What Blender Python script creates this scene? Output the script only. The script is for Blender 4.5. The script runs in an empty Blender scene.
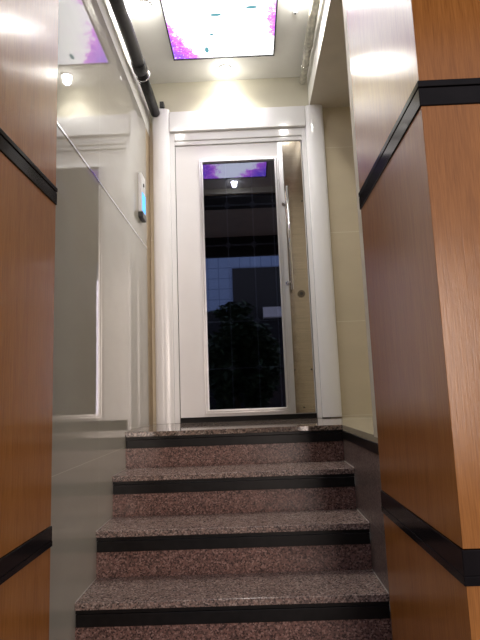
import bpy, bmesh, math, random
from mathutils import Vector, Matrix, noise
random.seed(4)
S = bpy.context.scene
COL = S.collection
PI = math.pi
# ------------------------------------------------------------------ measures (metres)
ZC = 1.517            # eye height above the street floor
LZ = 1.344            # landing height
def H(z): return z + ZC
Y0, TR, RI = 2.882, 0.2662, 0.192     # landing edge, tread depth, riser height
XL, XR = -0.70, 0.481                 # side walls of the stair
YD = 3.718                            # back wall
HC = H(2.424)                         # ceiling
PYB, PYC = 1.978, 1.237               # pillar back / front
PX, LX, LYB = 0.4575, -0.605, 1.58

# ------------------------------------------------------------------ helpers
class MB:
    def __init__(s): s.bm = bmesh.new()
    def box(s, x0, x1, y0, y1, z0, z1):
        v = [s.bm.verts.new((x, y, z)) for x in (x0, x1) for y in (y0, y1) for z in (z0, z1)]
        for f in ((0,1,3,2),(4,6,7,5),(0,4,5,1),(2,3,7,6),(0,2,6,4),(1,5,7,3)):
            s.bm.faces.new([v[i] for i in f])
        return s
    def prism(s, pts, z0, z1):
        a = [s.bm.verts.new((p[0], p[1], z0)) for p in pts]
        b = [s.bm.verts.new((p[0], p[1], z1)) for p in pts]
        n = len(pts)
        s.bm.faces.new(a[::-1]); s.bm.faces.new(b)
        for i in range(n): s.bm.faces.new([a[i], a[(i+1)%n], b[(i+1)%n], b[i]])
        return s
    def extrude(s, prof, axis, a0, a1):
        # profile pts (u,v); axis 'y': (x,z) profile along y; 'z': (x,y) along z; 'x': (y,z) along x
        def P(p, a):
            return {'x': (a, p[0], p[1]), 'y': (p[0], a, p[1]), 'z': (p[0], p[1], a)}[axis]
        A = [s.bm.verts.new(P(p, a0)) for p in prof]; B = [s.bm.verts.new(P(p, a1)) for p in prof]
        n = len(prof)
        s.bm.faces.new(A[::-1]); s.bm.faces.new(B)
        for i in range(n): s.bm.faces.new([A[i], A[(i+1)%n], B[(i+1)%n], B[i]])
        return s
    def tube(s, path, r, seg=16, caps=True, radii=None):
        path = [Vector(p) for p in path]; rings = []
        n0 = None
        for i, p in enumerate(path):
            t = (path[min(i+1, len(path)-1)] - path[max(i-1, 0)]).normalized()
            if n0 is None:
                a = Vector((0,0,1)) if abs(t.z) < .9 else Vector((1,0,0))
                n0 = t.cross(a).normalized()
            else: n0 = (n0 - t*n0.dot(t)).normalized()
            b = t.cross(n0); rr = radii[i] if radii else r
            rings.append([s.bm.verts.new(p + (n0*math.cos(2*PI*k/seg) + b*math.sin(2*PI*k/seg))*rr) for k in range(seg)])
        for a, b in zip(rings, rings[1:]):
            for k in range(seg):
                f = s.bm.faces.new([a[k], a[(k+1)%seg], b[(k+1)%seg], b[k]]); f.smooth = True
        if caps: s.bm.faces.new(rings[0][::-1]); s.bm.faces.new(rings[-1])
        return s
    def torus(s, c, R, r, axis='y', seg=28, sub=8):
        c = Vector(c); rings = []
        for i in range(seg):
            a = 2*PI*i/seg
            d = Vector((math.cos(a), 0, math.sin(a))) if axis == 'y' else Vector((math.cos(a), math.sin(a), 0))
            ax = Vector((0,1,0)) if axis == 'y' else Vector((0,0,1))
            rings.append([s.bm.verts.new(c + d*(R + r*math.cos(2*PI*k/sub)) + ax*r*math.sin(2*PI*k/sub)) for k in range(sub)])
        for i in range(seg):
            a, b = rings[i], rings[(i+1)%seg]
            for k in range(sub):
                f = s.bm.faces.new([a[k], a[(k+1)%sub], b[(k+1)%sub], b[k]]); f.smooth = True
        return s
    def build(s, name, mat, parent=None, bevel=0, seg=2):
        bmesh.ops.recalc_face_normals(s.bm, faces=s.bm.faces)
        me = bpy.data.meshes.new(name); 
        o = bpy.data.objects.new(name, me); COL.objects.link(o)
        if parent is not None:
            off = Vector(parent.location); p = parent.parent
            while p: off += Vector(p.location); p = p.parent
            bmesh.ops.translate(s.bm, vec=-off, verts=s.bm.verts)
            o.parent = parent
        s.bm.to_mesh(me); s.bm.free()
        me.materials.append(mat)
        if bevel:
            m = o.modifiers.new('bevel', 'BEVEL'); m.width = bevel; m.segments = seg; m.limit_method = 'ANGLE'
            m.angle_limit = math.radians(40)
        return o
def empty(name, loc):
    o = bpy.data.objects.new(name, None); COL.objects.link(o); o.location = loc; return o
def thing(o, label, cat, group=None):
    o['label'] = label; o['category'] = cat
    if group: o['group'] = group
    return o
def struct(o): o['kind'] = 'structure'; return o

# ------------------------------------------------------------------ materials
def new(name):
    m = bpy.data.materials.new(name); m.use_nodes = True
    nt = m.node_tree; b = nt.nodes['Principled BSDF']; return m, nt, b
def N(nt, t, **k):
    n = nt.nodes.new(t)
    for a, v in k.items(): setattr(n, a, v)
    return n
def coords(nt, scale=(1,1,1)):
    tc = N(nt, 'ShaderNodeTexCoord'); mp = N(nt, 'ShaderNodeMapping'); mp.inputs['Scale'].default_value = scale
    nt.links.new(tc.outputs['Object'], mp.inputs['Vector']); return mp.outputs['Vector']
def noise_(nt, vec, sc, det=4, rough=.5):
    n = N(nt, 'ShaderNodeTexNoise'); n.inputs['Scale'].default_value = sc; n.inputs['Detail'].default_value = det
    n.inputs['Roughness'].default_value = rough; nt.links.new(vec, n.inputs['Vector']); return n.outputs['Fac']
def ramp(nt, fac, stops, const=False):
    r = N(nt, 'ShaderNodeValToRGB'); e = r.color_ramp.elements
    if const: r.color_ramp.interpolation = 'CONSTANT'
    while len(e) < len(stops): e.new(.5)
    for i, (p, c) in enumerate(stops): e[i].position = p; e[i].color = (*c, 1)
    nt.links.new(fac, r.inputs['Fac']); return r.outputs['Color']
def math_(nt, op, a, b=None, c=None):
    m = N(nt, 'ShaderNodeMath', operation=op)
    for i, v in enumerate((a, b, c)):
        if v is None: continue
        if isinstance(v, (int, float)): m.inputs[i].default_value = v
        else: nt.links.new(v, m.inputs[i])
    return m.outputs[0]
def mix(nt, fac, a, b, mode='MIX'):
    m = N(nt, 'ShaderNodeMix', data_type='RGBA', blend_type=mode)
    for idx, v in ((0, fac), (6, a), (7, b)):
        if isinstance(v, (int, float)): m.inputs[idx].default_value = v
        elif isinstance(v, tuple): m.inputs[idx].default_value = (*v, 1)
        else: nt.links.new(v, m.inputs[idx])
    return m.outputs[2]
def joint(nt, comp, spacing, off, width):
    a = math_(nt, 'DIVIDE', math_(nt, 'SUBTRACT', comp, off), spacing)
    a = math_(nt, 'FRACT', math_(nt, 'ADD', a, .5))
    a = math_(nt, 'ABSOLUTE', math_(nt, 'SUBTRACT', a, .5))
    return math_(nt, 'LESS_THAN', math_(nt, 'MULTIPLY', a, spacing), width/2)
def bump(nt, b, h, strength, dist=.002):
    n = N(nt, 'ShaderNodeBump'); n.inputs['Strength'].default_value = strength; n.inputs['Distance'].default_value = dist
    nt.links.new(h, n.inputs['Height']); nt.links.new(n.outputs['Normal'], b.inputs['Normal'])
def plain(name, col, rough=.5, metal=0, var=.06, sc=6, spec=.5, coat=0, coat_rough=.05):
    m, nt, b = new(name)
    f = noise_(nt, coords(nt), sc)
    d = tuple(c*(1-var) for c in col); u = tuple(min(1, c*(1+var)) for c in col)
    nt.links.new(ramp(nt, f, [(.3, d), (.7, u)]), b.inputs['Base Color'])
    b.inputs['Roughness'].default_value = rough; b.inputs['Metallic'].default_value = metal
    b.inputs['Specular IOR Level'].default_value = spec
    b.inputs['Coat Weight'].default_value = coat; b.inputs['Coat Roughness'].default_value = coat_rough
    return m
def granite(name, base, rough, sc=135, joints=None):
    m, nt, b = new(name); v = coords(nt)
    vo = N(nt, 'ShaderNodeTexVoronoi'); vo.inputs['Scale'].default_value = sc; nt.links.new(v, vo.inputs['Vector'])
    sep = N(nt, 'ShaderNodeSeparateColor'); nt.links.new(vo.outputs['Color'], sep.inputs[0])
    r, g, bl = base
    c = ramp(nt, sep.outputs[0], [(0, (r*.12, g*.12, bl*.13)), (.17, (r*.45, g*.42, bl*.42)), (.36, (r*.9, g*.85, bl*.82)),
                                  (.62, (r*1.25, g*1.05, bl*.98)), (.85, (r*1.9, g*1.9, bl*1.85))], True)
    n2 = noise_(nt, v, 60, 5, .7)
    c = mix(nt, .25, c, ramp(nt, n2, [(.35, (r*.5, g*.5, bl*.5)), (.65, (r*1.5, g*1.45, bl*1.4))]))
    n3 = noise_(nt, v, 5, 3)
    c = mix(nt, 1.0, c, ramp(nt, n3, [(.3, (.82, .8, .8)), (.7, (1, 1, 1))]), 'MULTIPLY')
    if joints:
        tc = N(nt, 'ShaderNodeTexCoord'); s = N(nt, 'ShaderNodeSeparateXYZ'); nt.links.new(tc.outputs['Object'], s.inputs[0])
        for ax, sp, of, w in joints:
            c = mix(nt, joint(nt, s.outputs[ax], sp, of, w), c, (.30, .27, .25))
    nt.links.new(c, b.inputs['Base Color'])
    b.inputs['Roughness'].default_value = rough
    return m
def tiles(name, col, joints, rough=.04, jcol=(.8,.78,.7), spec=.5):
    m, nt, b = new(name); v = coords(nt)
    d = tuple(c*.93 for c in col)
    w = noise_(nt, coords(nt, (1, 1, 2.2)), 1.6, 6, .6)
    c = ramp(nt, w, [(.35, d), (.62, col)])
    tc = N(nt, 'ShaderNodeTexCoord'); s = N(nt, 'ShaderNodeSeparateXYZ'); nt.links.new(tc.outputs['Object'], s.inputs[0])
    for ax, sp, of, wd in joints:
        c = mix(nt, joint(nt, s.outputs[ax], sp, of, wd), c, jcol)
    nt.links.new(c, b.inputs['Base Color']); b.inputs['Roughness'].default_value = rough
    b.inputs['Specular IOR Level'].default_value = spec
    return m
def laminate(name):
    m, nt, b = new(name)
    v = coords(nt, (60, 60, 2.2)); f1 = noise_(nt, v, 5, 6, .65)
    v2 = coords(nt, (14, 14, .8)); f2 = noise_(nt, v2, 2, 4, .5)
    c = ramp(nt, f1, [(.32, (.245, .086, .018)), (.5, (.365, .135, .029)), (.7, (.47, .185, .047))])
    c = mix(nt, .30, c, ramp(nt, f2, [(.35, (.27, .107, .022)), (.65, (.41, .172, .040))]))
    nt.links.new(c, b.inputs['Base Color'])
    b.inputs['Roughness'].default_value = .4
    b.inputs['Specular IOR Level'].default_value = .05
    b.inputs['Coat Weight'].default_value = 1.0; b.inputs['Coat Roughness'].default_value = .16
    b.inputs['Coat IOR'].default_value = 1.45
    bump(nt, b, f1, .45, .0008)
    nt.links.new(b.inputs['Normal'].links[0].from_socket, b.inputs['Coat Normal'])
    return m
M = {}
M['tile_left'] = tiles('glazed_cream_tile', (.47, .455, .385), [(2, 1.30, H(-.25), .0025), (1, 1.2, 2.386, .0025)], .015, (.62, .59, .5), .62)
M['tile_back'] = tiles('cream_wall_tile', (.62, .545, .395), [(2, .665, H(1.169), .004)], .06, (.72, .68, .55))
M['return'] = plain('cream_render_edge', (.66, .62, .50), .5, var=.08, sc=20)
M['ledge'] = tiles('cream_ledge_tile', (.52, .47, .35), [], .05)
M['paint'] = plain('cream_wall_paint', (.58, .55, .44), .6, var=.03)
M['white_paint'] = plain('white_wall_paint', (.80, .79, .74), .5, var=.03)
M['ceil'] = plain('ceiling_paint', (.76, .755, .72), .65, var=.03)
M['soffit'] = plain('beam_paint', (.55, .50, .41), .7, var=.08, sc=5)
M['raw'] = plain('raw_plaster_edge', (.40, .31, .20), .6, var=.15, sc=14)
M['tread'] = granite('pink_granite_tread', (.30, .24, .215), .2, 185)  # paler and greyer than the riser: reflected light put into the tread colour
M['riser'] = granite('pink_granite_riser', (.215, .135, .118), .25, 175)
M['landing'] = granite('polished_granite_landing', (.26, .22, .19), .06, 135, [(0, .42, -.27, .004)])
M['side'] = granite('grey_pink_granite_cladding', (.20, .16, .15), .32, 165, [(2, .30, LZ-.37, .003), (1, .30, 2.32, .003)])
M['black'] = plain('black_stone_strip', (.009, .008, .008), .3, var=.3, sc=30, spec=.25)
M['caulk'] = plain('white_caulk', (.46, .41, .37), .6, var=.2, sc=60)
M['wood'] = laminate('oak_laminate')
M['band'] = plain('black_gloss_band', (.010, .008, .009), .12, var=.2, sc=20, spec=.13)
M['frame'] = plain('white_lacquer', (.88, .88, .88), .10, var=.015)
M['leaf'] = plain('white_door_lacquer', (.84, .83, .83), .14, var=.015)
M['alu'] = plain('aluminium_trim', (.80, .80, .80), .3, .8, var=.05)
M['gap'] = plain('dark_gap', (.01, .01, .01), .8)
def steel():
    m, nt, b = new('brushed_steel'); v = coords(nt, (1, 1, 30)); f = noise_(nt, v, 4, 4, .6)
    nt.links.new(ramp(nt, f, [(.3, (.42, .365, .30)), (.7, (.54, .475, .40))]), b.inputs['Base Color'])
    b.inputs['Metallic'].default_value = 1; b.inputs['Roughness'].default_value = .14
    bump(nt, b, noise_(nt, coords(nt), 7, 2), .25, .004); return m
M['steel'] = steel()
M['chrome'] = plain('polished_chrome', (.75, .75, .76), .10, 1, var=.02)
M['brass'] = plain('dull_brass', (.20, .165, .12), .4, .8)
M['screw'] = plain('dark_screw_metal', (.10, .09, .08), .4, .8)
M['iron'] = plain('painted_iron', (.8, .78, .74), .45, 0)
M['pipe'] = plain('black_pipe_plastic', (.014, .014, .014), .45, var=.5, sc=40, spec=.3)
M['pvc'] = plain('aged_white_pipe', (.42, .40, .33), .45, var=.35, sc=30)
M['dark_plastic'] = plain('dark_plastic', (.03, .03, .03), .4)
M['white_plastic'] = plain('white_plastic', (.75, .75, .74), .3, var=.02)
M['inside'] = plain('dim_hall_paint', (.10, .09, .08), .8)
M['asphalt'] = plain('asphalt', (.07, .07, .075), .9, var=.3, sc=40)
M['paving'] = tiles('street_paving', (.22, .21, .20), [(0, .4, 0, .006), (1, .4, 0, .006)], .6, (.1, .1, .1))
M['facade'] = tiles('blue_grey_facade_tile', (.42, .58, .95), [(0, .35, .1, .02), (2, .35, .1, .02)], .5, (.18, .27, .5))
M['shop'] = plain('dark_glazing_and_street_shade', (.02, .022, .03), .2)
M['white_out'] = plain('white_balcony_paint', (.75, .75, .85), .5)
M['canopy'] = plain('grey_brown_canopy', (.55, .50, .43), .7)
M['blackmetal'] = plain('black_canopy_metal', (.01, .01, .012), .5)
M['leafgreen'] = plain('dark_tree_leaf', (.025, .05, .02), .6, var=.4, sc=8)
M['bark'] = plain('tree_bark', (.10, .07, .05), .9, var=.3, sc=25)

def glass():
    m = bpy.data.materials.new('dark_reflective_glass'); m.use_nodes = True; nt = m.node_tree; nt.nodes.clear()
    o = N(nt, 'ShaderNodeOutputMaterial'); t = N(nt, 'ShaderNodeBsdfTransparent'); t.inputs[0].default_value = (.36, .38, .44, 1)
    g = N(nt, 'ShaderNodeBsdfGlossy'); g.inputs['Roughness'].default_value = .015
    n = noise_(nt, coords(nt), 3, 2)
    nt.links.new(ramp(nt, n, [(.3, (.62, .66, .84)), (.7, (.64, .68, .86))]), g.inputs['Color'])
    mx = N(nt, 'ShaderNodeMixShader'); mx.inputs[0].default_value = .27
    nt.links.new(t.outputs[0], mx.inputs[1]); nt.links.new(g.outputs[0], mx.inputs[2]); nt.links.new(mx.outputs[0], o.inputs['Surface']); return m
M['glass'] = glass()
def emit(name, col, st):
    m = bpy.data.materials.new(name); m.use_nodes = True; nt = m.node_tree; nt.nodes.clear()
    o = N(nt, 'ShaderNodeOutputMaterial'); e = N(nt, 'ShaderNodeEmission'); e.inputs[0].default_value = (*col, 1); e.inputs[1].default_value = st
    nt.links.new(e.outputs[0], o.inputs['Surface']); return m
M['lamp'] = emit('spotlight_lens', (1, .95, .84), 45)

# ------------------------------------------------------------------ shell
YF = 1.62   # inner face of the entrance lintel
struct(MB().box(XL-.12, XL, LYB-.02, 3.53, 0, H(1.985)).build('wall_left', M['tile_left']))
struct(MB().box(XL-.12, XL-.006, LYB-.02, YD+.1, H(1.985), HC+.05).build('wall_left_upper', M['white_paint']))
struct(MB().box(XL-.12, XL-.008, 3.53, YD, LZ-.2, H(1.985)).build('wall_left_end', M['raw']))
# back wall with the door opening
RX = 1.25
b = MB()
b.box(XL-.12, -.60, YD, YD+.12, LZ-.3, HC+.05)
b.box(.545, RX+.1, YD, YD+.12, LZ-.3, HC+.05)
b.box(-.60, .545, YD, YD+.12, H(2.10), HC+.05)
wb = struct(b.build('wall_back', M['tile_back']))
wb.data.materials.append(M['paint'])
for p in wb.data.polygons:
    if p.center.z > H(2.15) and p.center.x < .52: p.material_index = 1
struct(MB().box(XL-.004, .52, YD-.004, YD, H(2.10), HC).build('wall_back_upper', M['paint']))
struct(MB().box(XL-.12, RX+.1, YF-.5+.12, YD+.12, HC, HC+.1).build('ceiling', M['ceil']))
# boxed beam running along the right side under the ceiling
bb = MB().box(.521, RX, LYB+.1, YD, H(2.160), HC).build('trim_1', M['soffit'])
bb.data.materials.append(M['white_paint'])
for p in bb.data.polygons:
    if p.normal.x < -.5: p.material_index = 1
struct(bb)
struct(MB().box(RX, RX+.1, PYB-.05, YD+.1, LZ-.3, HC).build('wall_right', M['tile_back']))
struct(MB().box(.462, RX, PYB-.001, 2.055, LZ, H(2.160)).build('wall_right_return', M['return']))
# ledge beside the landing, on top of the granite clad side wall
pts = [(XR, 1.95), (RX, 1.95), (RX, YD), (.622, YD), (XR, Y0)]
struct(MB().prism(pts, LZ-.03, LZ-.0005).build('trim_2', M['ledge'], bevel=.001))
struct(MB().box(XR, RX, PYC+.05, Y0+.05, 0, LZ-.072).build('wall_right_lower', M['side']))
struct(MB().box(XR-.004, XR+.1, 1.95, Y0+.004, LZ-.072, LZ-.0300).build('trim_3', M['black'], bevel=.002))
struct(MB().box(XR, RX, Y0+.05, YD, LZ-.4, LZ-.03).build('trim_4', M['side']))

# street floor
struct(MB().box(-9, 9, -3.2, 1.45, -.1, 0).build('floor', M['paving']))
struct(MB().box(-14, 14, -8.2, -3.2, -.22, -.12).build('floor_street', M['asphalt']))

# hall behind the door (dark)
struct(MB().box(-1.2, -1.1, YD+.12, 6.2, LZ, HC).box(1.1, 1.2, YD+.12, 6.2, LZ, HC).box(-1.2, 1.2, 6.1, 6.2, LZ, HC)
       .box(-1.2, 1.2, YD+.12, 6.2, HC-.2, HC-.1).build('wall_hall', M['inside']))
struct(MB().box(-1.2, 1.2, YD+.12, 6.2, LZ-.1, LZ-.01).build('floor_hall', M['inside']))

# ------------------------------------------------------------------ staircase
st = empty('staircase', (0, Y0, 0))
thing(st, 'flight of polished pink granite steps with black strips climbing to the white door', 'stairs')
land = MB().prism([(XL, Y0-.010), (XR-.001, Y0-.010), (XR-.001, Y0), (.622, YD), (.60, YD+.11), (-.60, YD+.11), (-.60, YD), (XL, YD)], LZ-.026, LZ)
land.build('landing', M['landing'], st, bevel=.002)
MB().box(XL, .60, Y0+.05, YD+.1, LZ-.12, LZ-.0265).build('landing_base', M['riser'], st)
for n in range(7):
    yf = Y0 - n*TR; zt = LZ - n*RI
    xr = XR if yf > 1.9 else PX
    xl = XL if yf > LYB+.05 else LX
    if n:
        MB().box(xl, xr-.001, yf-.010, yf+TR+.004, zt-.026, zt).build('tread', M['tread'], st, bevel=.0025)
        # pale joint filler along the two side edges and against the riser behind
        MB().box(xl+.0005, xl+.0035, yf-.008, yf+TR, zt-.002, zt+.0025).build('caulk_line', M['caulk'], st)
        MB().box(xr-.0045, xr-.0015, yf-.008, yf+TR, zt-.002, zt+.0025).build('caulk_line', M['caulk'], st)
    else:
        MB().box(xl+.0005, xl+.006, yf-.006, 3.53, zt-.002, zt+.003).build('caulk_line', M['caulk'], st)
    MB().box(xl+.002, xr-.002, yf-.003, yf+.03, zt-.040, zt-.0265).build('nosing_underlay', M['black'], st)
    MB().box(xl+.004, xr-.003, yf-.007, yf+.03, zt-.087, zt-.0415).build('nosing_strip', M['black'], st, bevel=.002)
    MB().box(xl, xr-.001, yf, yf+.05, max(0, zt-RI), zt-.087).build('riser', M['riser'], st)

# ------------------------------------------------------------------ entrance pillars
def pillar(x0, x1, y0, y1, ztop, bands, label, face_left, nm='entrance_pillar'):
    r = empty(nm, ((x0+x1)/2, (y0+y1)/2, 0)); thing(r, label, 'pillar')
    lo, up = bands
    MB().box(x0, x1, y0, y1, 0, lo[0]).build('wood_panel', M['wood'], r, bevel=.001)
    MB().box(x0, x1, y0, y1, lo[1], up[0]).build('wood_panel', M['wood'], r, bevel=.001)
    MB().box(x0, x1, y0, y1, up[1], ztop).build('wood_panel', M['wood'], r, bevel=.001)
    e = .004
    for a, c, k in ((lo[0], lo[1], 0), (up[0], up[1], 1)):
        h = c - a; q = .27*h
        s1 = (a, c-q) if k else (a+q, c)
        s2 = (c-q, c) if k else (a, a+q)
        bd = MB().box(x0-e, x1+e, y0-e, y1+e*.5, s1[0], s1[1]-.0015).build('black_band', M['band'], r, bevel=.002)
        MB().box(x0-e-.001, x1+e+.001, y0-e-.001, y1+e*.5, s2[0]+.0015 if k else s2[0], s2[1]).build('band_ridge', M['band'], bd, bevel=.0015)
    return r
TOP = H(2.36)
pillar(PX, 2.3, PYC, PYB, TOP, ((H(-.4349), H(-.3573)), (H(.7102), H(.7787))),
       'right entrance pillar clad in orange oak laminate with two black bands', True)
pillar(-2.3, LX, 1.08, LYB, TOP, ((H(-.4125), H(-.3546)), (H(.6273), H(.6836))),
       'left entrance pillar clad in brown oak laminate beside the glazed tile wall', False)
# lintel over the entrance and shop canopy outside
struct(MB().box(-2.3, 2.3, PYC, YF, TOP, HC+.1).build('wall_front', M['paint']))
struct(MB().box(-2.3, 2.3, PYC-.02, YF-.04, TOP-.03, TOP).build('trim_5', M['blackmetal']))
struct(MB().box(-4, 4, PYC-.06, PYC, TOP-.03, H(4.5)).box(2.3, 4, PYC-.02, PYC+.3, 0, TOP).box(-4, -2.3, PYC-.02, PYC+.3, 0, TOP).build('wall_facade', M['blackmetal']))
cn = empty('entrance_canopy', (0, .4, H(2.5)))
thing(cn, 'grey brown canopy with a black front rail hanging over the entrance outside', 'canopy')
MB().box(-2.4, 2.4, -.50, PYC-.06, H(2.50), H(2.56)).build('canopy_deck', M['canopy'], cn)
MB().box(-2.4, 2.4, -.56, -.50, H(2.18), H(2.62)).build('canopy_rail', M['blackmetal'], cn)

# ------------------------------------------------------------------ door
YL = YD + .0
fr1 = struct(empty('trim_7', (-.03, YD, LZ)))
# frame: rounded casing posts, head, inner jamb
def post(x0, x1, ytip):
    # bulged front profile
    pr = []
    n = 10
    for i in range(n+1):
        t = i/n; x = x0 + (x1-x0)*t
        y = YD-.035 - ytip*math.sin(PI*min(1, max(0, t)))**.6
        pr.append((x, y))
    pr += [(x1, YD+.03), (x0, YD+.03)]
    return pr
fr = MB().extrude(post(-.678, -.548, .022), 'z', LZ, H(2.185))
fo = fr.build('frame_post', M['frame'], fr1, bevel=.002)
fo = MB().extrude(post(.482, .618, .022), 'z', LZ+.006, H(2.160)).build('frame_post', M['frame'], fr1, bevel=.002)
MB().box(-.548, .482, YD-.045, YD+.03, H(2.000), H(2.160)).build('frame_head', M['frame'], fr1, bevel=.004)
MB().box(-.548, -.514, YD-.022, YD+.06, LZ, H(2.0)).build('frame_jamb', M['frame'], fr1, bevel=.003)
MB().box(.450, .482, YD-.022, YD+.06, LZ, H(2.0)).build('frame_jamb', M['frame'], fr1, bevel=.003)
MB().box(-.514, .450, YD-.022, YD+.06, H(1.935), H(2.0)).build('frame_jamb', M['frame'], fr1, bevel=.003)
MB().box(-.514, .450, YD-.012, YD+.06, H(1.902), H(1.934)).build('frame_stop', M['frame'], fr1, bevel=.002)
MB().box(-.512, .449, YD+.008, YD+.04, LZ, LZ+.034).build('door_gap_shade', M['gap'], fr1)  # black backing stands in for the shade in the gap under the leaf
# leaf with glazed opening
d1 = struct(empty('door_1', (-.03, YD, LZ)))
GX0, GX1, GZ0, GZ1 = -.306, .236, LZ+.085, H(1.755)
lf = MB()
z0, z1 = LZ+.036, H(1.898)
lf.box(-.510, GX0, YD+.0, YD+.045, z0, z1).box(GX1, .446, YD, YD+.045, z0, z1)
lf.box(GX0, GX1, YD, YD+.045, z0, GZ0).box(GX0, GX1, YD, YD+.045, GZ1, z1)
leaf = lf.build('door_leaf', M['leaf'], d1)
bd = MB()
for w, yy, hh in ((.028, .012, 0), (.013, .018, .0)):
    bd.box(GX0-w, GX0-w+.012, YD-yy, YD+.02, GZ0-w, GZ1+w).box(GX1+w-.012, GX1+w, YD-yy, YD+.02, GZ0-w, GZ1+w)
    bd.box(GX0-w+.012, GX1+w-.012, YD-yy, YD+.02, GZ0-w, GZ0-w+.012).box(GX0-w+.012, GX1+w-.012, YD-yy, YD+.02, GZ1+w-.012, GZ1+w)
bd.build('glazing_bead', M['alu'], d1, bevel=.002)
MB().box(GX0-.004, GX1+.004, YD+.004, YD+.010, GZ0-.004, GZ1+.004).build('glass_pane', M['glass'], d1)
MB().box(.266, .300, YD-.006, YD, z0+.004, z1-.002).build('stile_strip', M['alu'], d1, bevel=.002)
MB().box(.302, .440, YD-.008, YD, z0+.004, z1-.002).build('steel_plate', M['steel'], d1, bevel=.002)
# security grille behind the glass
g = MB()
for x in (-.135, .058, .21): g.box(x-.005, x+.005, YD+.026, YD+.036, GZ0, GZ1)
for zr in (1.425, 1.115, .54, .20):
    g.box(GX0, GX1, YD+.026, YD+.036, H(zr)-.005, H(zr)+.005)
    for x in (-.135, .058):
        g.tube([(x, YD+.022, H(zr)), (x, YD+.040, H(zr))], .022, 12)
g.build('security_grille', M['iron'], d1)
# pull handle
hd = MB().tube([(.318, YD-.062, H(1.52)), (.318, YD-.062, H(.74))], .0095, 16)
hdl = hd.build('pull_handle', M['chrome'], d1)
for zr in (1.40, .80):
    MB().tube([(.318, YD-.062, H(zr)), (.300, YD-.035, H(zr)), (.290, YD-.004, H(zr))], .007, 12).tube([(.290, YD-.012, H(zr)), (.290, YD-.005, H(zr))], .015, 16).build('handle_mount', M['chrome'], hdl)
lk = MB().tube([(.384, YD-.020, H(.717)), (.384, YD-.007, H(.717))], .027, 28).build('lock_cylinder', M['brass'], d1, bevel=.002)
MB().tube([(.384, YD-.025, H(.717)), (.384, YD-.018, H(.717))], .012, 20).box(.381, .387, YD-.0265, YD-.024, H(.717)-.008, H(.717)+.008).build('keyhole', M['screw'], lk)
for x, zr in ((.309, 1.42), (.428, 1.42), (.309, .17), (.428, .17), (.36, -.095)):
    MB().tube([(x, YD-.011, H(zr)), (x, YD-.007, H(zr))], .006, 12).build('screw', M['screw'], d1)

# ------------------------------------------------------------------ pipes
bp = empty('black_pipe', (-.648, 2.6, H(2.15)))
thing(bp, 'thick black pipe running along the top of the left wall to the door frame', 'pipe')
px, pz = -.650, H(2.150)
MB().tube([(px, 1.75, pz), (px, 3.10, pz)], .041, 24).tube([(px, 3.10, pz-.004), (px, 3.655, pz-.004)], .035, 24).build('pipe_body', M['pipe'], bp)
MB().tube([(px, 3.05, pz), (px, 3.14, pz)], .046, 24).build('coupling', M['pipe'], bp, bevel=.003)
cl = MB().torus((px+.002, 3.19, pz), .046, .0045, 'y').tube([(px-.02, 3.19, pz-.045), (px-.02, 3.19, pz-.062)], .006, 10).build('pipe_clamp', M['chrome'], bp)
MB().box(-.615, -.585, YD-.07, YD-.004, H(2.19), H(2.235)).build('wall_bracket', M['dark_plastic'], bp, bevel=.003)
wp = empty('white_pipe', (.478, 2.9, H(2.344)))
thing(wp, 'aged white pipe along the ceiling beside the boxed beam on the right', 'pipe')
wx, wz = .476, H(2.345)
MB().tube([(wx, 1.75, wz), (wx, 3.24, wz)], .028, 20).tube([(wx, 3.24, wz), (wx, 3.66, wz)], .024, 20).build('pipe_body', M['pvc'], wp)
MB().tube([(wx, 3.225, wz), (wx, 3.25, wz)], .031, 20).build('coupling', M['pvc'], wp)
MB().tube([(wx, 3.655, wz), (wx, 3.668, wz)], .018, 16).build('end_cap', M['dark_plastic'], wp)
for y in (2.4, 3.45):
    MB().torus((wx, y, wz), .0275, .003, 'y').box(wx-.006, wx+.006, y-.004, y+.004, wz+.026, HC).build('pipe_clip', M['chrome'], wp)

# ------------------------------------------------------------------ intercom on the left wall
ic = empty('intercom', (XL, 3.33, H(1.35)))
thing(ic, 'slim white intercom with a lit blue screen on the left wall by the door', 'intercom')
MB().box(XL, XL+.024, 3.255, 3.375, H(1.225), H(1.495)).build('housing', M['white_plastic'], ic, bevel=.004)
MB().box(XL, XL+.030, 3.257, 3.373, H(1.185), H(1.225)).build('base_cap', M['dark_plastic'], ic, bevel=.004)
MB().box(XL+.023, XL+.027, 3.268, 3.362, H(1.24), H(1.36)).build('screen', emit('lit_blue_screen', (.12, .42, 1.0), 2.2), ic)
MB().tube([(XL+.022, 3.315, H(1.425)), (XL+.029, 3.315, H(1.425))], .012, 16).build('camera_eye', M['dark_plastic'], ic)
# metal strip laid in the tile joint
tr = MB().box(XL-.001, XL+.003, LYB, 3.53, H(1.045), H(1.055)).build('trim_6', M['chrome'])
struct(tr)

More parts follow.
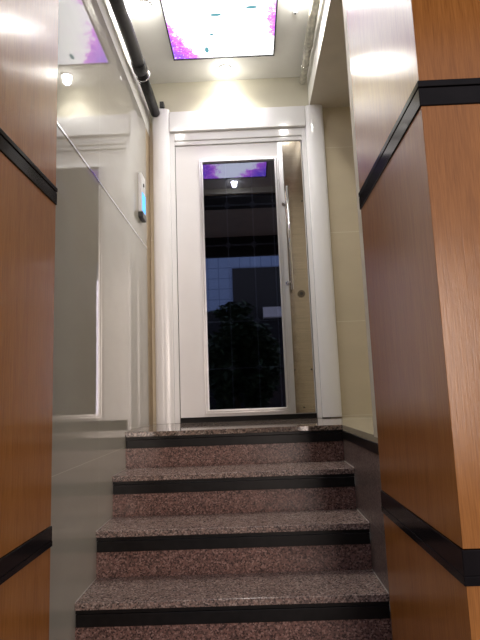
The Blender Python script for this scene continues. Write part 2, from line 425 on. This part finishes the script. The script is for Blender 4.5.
# ------------------------------------------------------------------ ceiling light panel
CX0, CX1, CY0, CY1 = -.461, .246, 1.94, 3.416
pn = empty('ceiling_light_panel', ((CX0+CX1)/2, (CY0+CY1)/2, HC-.012))
thing(pn, 'backlit ceiling panel printed with purple blossom branches around a white sky', 'ceiling light')
def art():
    m = bpy.data.materials.new('backlit_blossom_print'); m.use_nodes = True; nt = m.node_tree; nt.nodes.clear()
    tc = N(nt, 'ShaderNodeTexCoord'); s = N(nt, 'ShaderNodeSeparateXYZ'); nt.links.new(tc.outputs['Object'], s.inputs[0])
    X, Y = s.outputs[0], s.outputs[1]         # local: centre at 0
    hx, hy = (CX1-CX0)/2, (CY1-CY0)/2
    n1 = noise_(nt, tc.outputs['Object'], 9, 5, .65); n2 = noise_(nt, tc.outputs['Object'], 45, 3, .6)
    wob = math_(nt, 'ADD', math_(nt, 'MULTIPLY', math_(nt, 'SUBTRACT', n1, .5), .42), math_(nt, 'MULTIPLY', math_(nt, 'SUBTRACT', n2, .5), .22))
    # left side blossom, growing towards the far left corner
    dl = math_(nt, 'ADD', X, hx)                                   # 0 at left edge
    fy = math_(nt, 'SUBTRACT', hy, Y)                              # 0 at far edge
    corner = math_(nt, 'ADD', math_(nt, 'MULTIPLY', fy, -.42), .20)
    near = math_(nt, 'MULTIPLY', math_(nt, 'SUBTRACT', fy, .62), .55)
    near = math_(nt, 'ADD', math_(nt, 'MINIMUM', near, .17), .03)
    lim = math_(nt, 'MAXIMUM', corner, near)
    a = math_(nt, 'SUBTRACT', math_(nt, 'ADD', lim, wob), dl)
    # right side blossom
    dr = math_(nt, 'SUBTRACT', hx, X)
    limr = math_(nt, 'SUBTRACT', .105, math_(nt, 'MULTIPLY', math_(nt, 'ABSOLUTE', math_(nt, 'SUBTRACT', fy, .36)), .55))
    limr = math_(nt, 'MAXIMUM', limr, math_(nt, 'MULTIPLY', math_(nt, 'SUBTRACT', fy, 1.0), .7))
    c = math_(nt, 'SUBTRACT', math_(nt, 'ADD', limr, math_(nt, 'MULTIPLY', wob, .9)), dr)
    k = math_(nt, 'MAXIMUM', a, c)
    col = ramp(nt, math_(nt, 'ADD', math_(nt, 'MULTIPLY', k, 3.2), .2), [(.0, (1.0, 1.0, 1.0)), (.22, (.95, .88, 1.0)), (.34, (.72, .20, .86)), (.52, (.42, .10, .72)), (.9, (.16, .07, .62))])
    spk = math_(nt, 'GREATER_THAN', n2, .60)
    col = mix(nt, math_(nt, 'MULTIPLY', spk, .55), col, (1.0, .75, 1.0))
    # two small teal birds and twigs
    def blob(cx, cy, rx, ry):
        dx = math_(nt, 'DIVIDE', math_(nt, 'SUBTRACT', X, cx), rx); dy = math_(nt, 'DIVIDE', math_(nt, 'SUBTRACT', Y, cy), ry)
        q = math_(nt, 'ADD', math_(nt, 'MULTIPLY', dx, dx), math_(nt, 'MULTIPLY', dy, dy))
        return math_(nt, 'LESS_THAN', q, 1)
    for (bx, by, rx, ry) in ((-.03, .32, .035, .012), (.20, .27, .035, .012), (-.115, .655, .014, .03), (-.07, .50, .012, .01)):
        col = mix(nt, blob(bx, by, rx, ry), col, (.08, .22, .25))
    e = N(nt, 'ShaderNodeEmission'); nt.links.new(col, e.inputs[0]); e.inputs[1].default_value = 2.1
    o = N(nt, 'ShaderNodeOutputMaterial'); nt.links.new(e.outputs[0], o.inputs['Surface']); return m
MB().box(CX0, CX1, CY0, CY1, HC-.010, HC-.004).build('printed_diffuser', art(), pn)
fm = MB(); w = .009
fm.box(CX0-w, CX0, CY0-w, CY1+w, HC-.016, HC).box(CX1, CX1+w, CY0-w, CY1+w, HC-.016, HC).box(CX0, CX1, CY0-w, CY0, HC-.016, HC).box(CX0, CX1, CY1, CY1+w, HC-.016, HC)
fm.build('panel_frame', M['dark_plastic'], pn)

# ------------------------------------------------------------------ recessed spotlights
def downlight(x, y, label, watt):
    r = empty('recessed_spotlight', (x, y, HC)); thing(r, label, 'ceiling light', 'recessed ceiling spotlights')
    MB().torus((x, y, HC-.002), .042, .006, 'z').build('trim_ring', M['white_plastic'], r)
    MB().tube([(x, y, HC-.006), (x, y, HC-.001)], .036, 24).build('lens', M['lamp'], r)
    L = bpy.data.lights.new('spot_lamp', 'SPOT'); L.energy = watt*.95; L.spot_size = math.radians(135); L.spot_blend = .8
    L.color = (1, .965, .91); L.shadow_soft_size = .03
    o = bpy.data.objects.new('spot_lamp', L); COL.objects.link(o); o.parent = r; o.location = (0, 0, -.02)
    L = bpy.data.lights.new('lens_glow', 'POINT'); L.energy = watt*.07; L.color = (1, .965, .91); L.shadow_soft_size = .03
    o = bpy.data.objects.new('lens_glow', L); COL.objects.link(o); o.parent = r; o.location = (0, 0, -.04)
downlight(-.106, 3.565, 'small round spotlight above the door, between the lit panel and back wall', 21)
downlight(-.575, 2.90, 'small round spotlight beside the black pipe left of the lit panel', 28)
downlight(.385, 2.90, 'small round spotlight beside the white pipe right of the lit panel', 28)
downlight(-.11, 1.80, 'small round spotlight in front of the lit panel near the entrance', 8)
sd = empty('ceiling_sensor', (.372, 3.02, HC)); thing(sd, 'tiny round white sensor on the ceiling beside the right spotlight', 'sensor')
MB().tube([(.372, 3.02, HC-.012), (.372, 3.02, HC)], .016, 20, radii=[.012, .016]).build('sensor_body', M['white_plastic'], sd)
MB().tube([(.372, 3.02, HC-.015), (.372, 3.02, HC-.011)], .006, 14).build('sensor_eye', M['dark_plastic'], sd)

# ------------------------------------------------------------------ street outside (seen in the door glass)
ob = empty('opposite_building', (0, -9.4, 0))
thing(ob, 'blue grey tiled building with dark glazing across the street, reflected in the door glass', 'building')
MB().box(-9, 1.35, -9.6, -9.2, -.1, 7.2).build('wall', M['facade'], ob)
MB().box(-.50, 1.3, -9.2, -9.14, 0, H(4.15)).build('window_and_shade_panel', M['shop'], ob, bevel=.01)
MB().box(-8, -.52, -9.2, -9.14, 0, H(2.75)).build('window_and_shade_panel', M['shop'], ob, bevel=.01)  # dark panel added to stand in for the darkness at street level
MB().box(.45, 1.35, -9.2, -8.9, H(2.45), H(2.78)).build('balcony_slab', M['white_out'], ob, bevel=.01)
tree = empty('street_tree', (-.35, -5.0, 0))
thing(tree, 'dark leafy street tree across the road, reflected in the door glass', 'tree')
MB().tube([(-.35, -5, -.2), (-.33, -5.02, .9), (-.37, -4.98, 1.7), (-.3, -5, 2.6)], .07, 10, radii=[.10, .08, .06, .03]).build('trunk', M['bark'], tree)
fb = bmesh.new()
for i in range(9000):
    while True:
        p = Vector((random.uniform(-1,1), random.uniform(-1,1), random.uniform(-1,1)))
        if p.length < 1: break
    q = Vector((-.30 + p.x*1.0, -5 + p.y*.9, 2.35 + p.z*1.45))
    if noise.noise(q*1.8) < -.12 and p.length > .5: continue
    a = Vector((random.uniform(-1,1), random.uniform(-1,1), random.uniform(-.4,.4))).normalized()
    c = a.cross(Vector((random.uniform(-1,1), random.uniform(-1,1), 1))).normalized(); l = random.uniform(.07, .13)
    fb.faces.new([fb.verts.new(q - a*l), fb.verts.new(q + c*l*.45), fb.verts.new(q + a*l), fb.verts.new(q - c*l*.45)])
me = bpy.data.meshes.new('foliage'); bmesh.ops.translate(fb, vec=(.35, 5, 0), verts=fb.verts); fb.to_mesh(me); fb.free(); me.materials.append(M['leafgreen'])
o = bpy.data.objects.new('foliage', me); COL.objects.link(o); o.parent = tree

# ------------------------------------------------------------------ daylight
w = bpy.data.worlds.new('dusk_sky'); S.world = w; w.use_nodes = True; nt = w.node_tree
bg = nt.nodes['Background']
tc = N(nt, 'ShaderNodeTexCoord'); s = N(nt, 'ShaderNodeSeparateXYZ'); nt.links.new(tc.outputs['Generated'], s.inputs[0])
nt.links.new(ramp(nt, s.outputs[2], [(0, (1.0, .93, .88)), (.5, (.86, .86, .95)), (1, (.62, .72, 1.0))]), bg.inputs[0])
bg.inputs[1].default_value = .88

L = bpy.data.lights.new('low_daylight', 'SUN'); L.energy = 1.45; L.angle = math.radians(22); L.color = (1, .82, .72)
o = bpy.data.objects.new('low_daylight', L); COL.objects.link(o)
o.rotation_euler = Vector((-.17, .98, -.07)).to_track_quat('-Z', 'Y').to_euler()
# ------------------------------------------------------------------ camera
f, pi_, ro, ya = 519.52, math.radians(8.3318), math.radians(2.1348), math.radians(-1.0377)
r = Vector((math.cos(ya), -math.sin(ya), 0)); h = Vector((math.sin(ya), math.cos(ya), 0)); z = Vector((0, 0, 1))
d = h*math.cos(pi_) + z*math.sin(pi_); u = -h*math.sin(pi_) + z*math.cos(pi_)
R = r*math.cos(ro) - u*math.sin(ro); U = r*math.sin(ro) + u*math.cos(ro)
cam = bpy.data.cameras.new('camera'); co = bpy.data.objects.new('camera', cam); COL.objects.link(co)
co.matrix_world = Matrix(((R.x, U.x, -d.x, 0), (R.y, U.y, -d.y, 0), (R.z, U.z, -d.z, ZC), (0, 0, 0, 1)))
cam.sensor_fit = 'VERTICAL'; cam.sensor_height = 32; cam.lens = f/640*32; cam.clip_start = .05
S.camera = co
S.view_settings.view_transform = 'Standard'; S.view_settings.look = 'None'; S.view_settings.gamma = 1
S.view_settings.use_curve_mapping = False; S.view_settings.exposure = 0.0
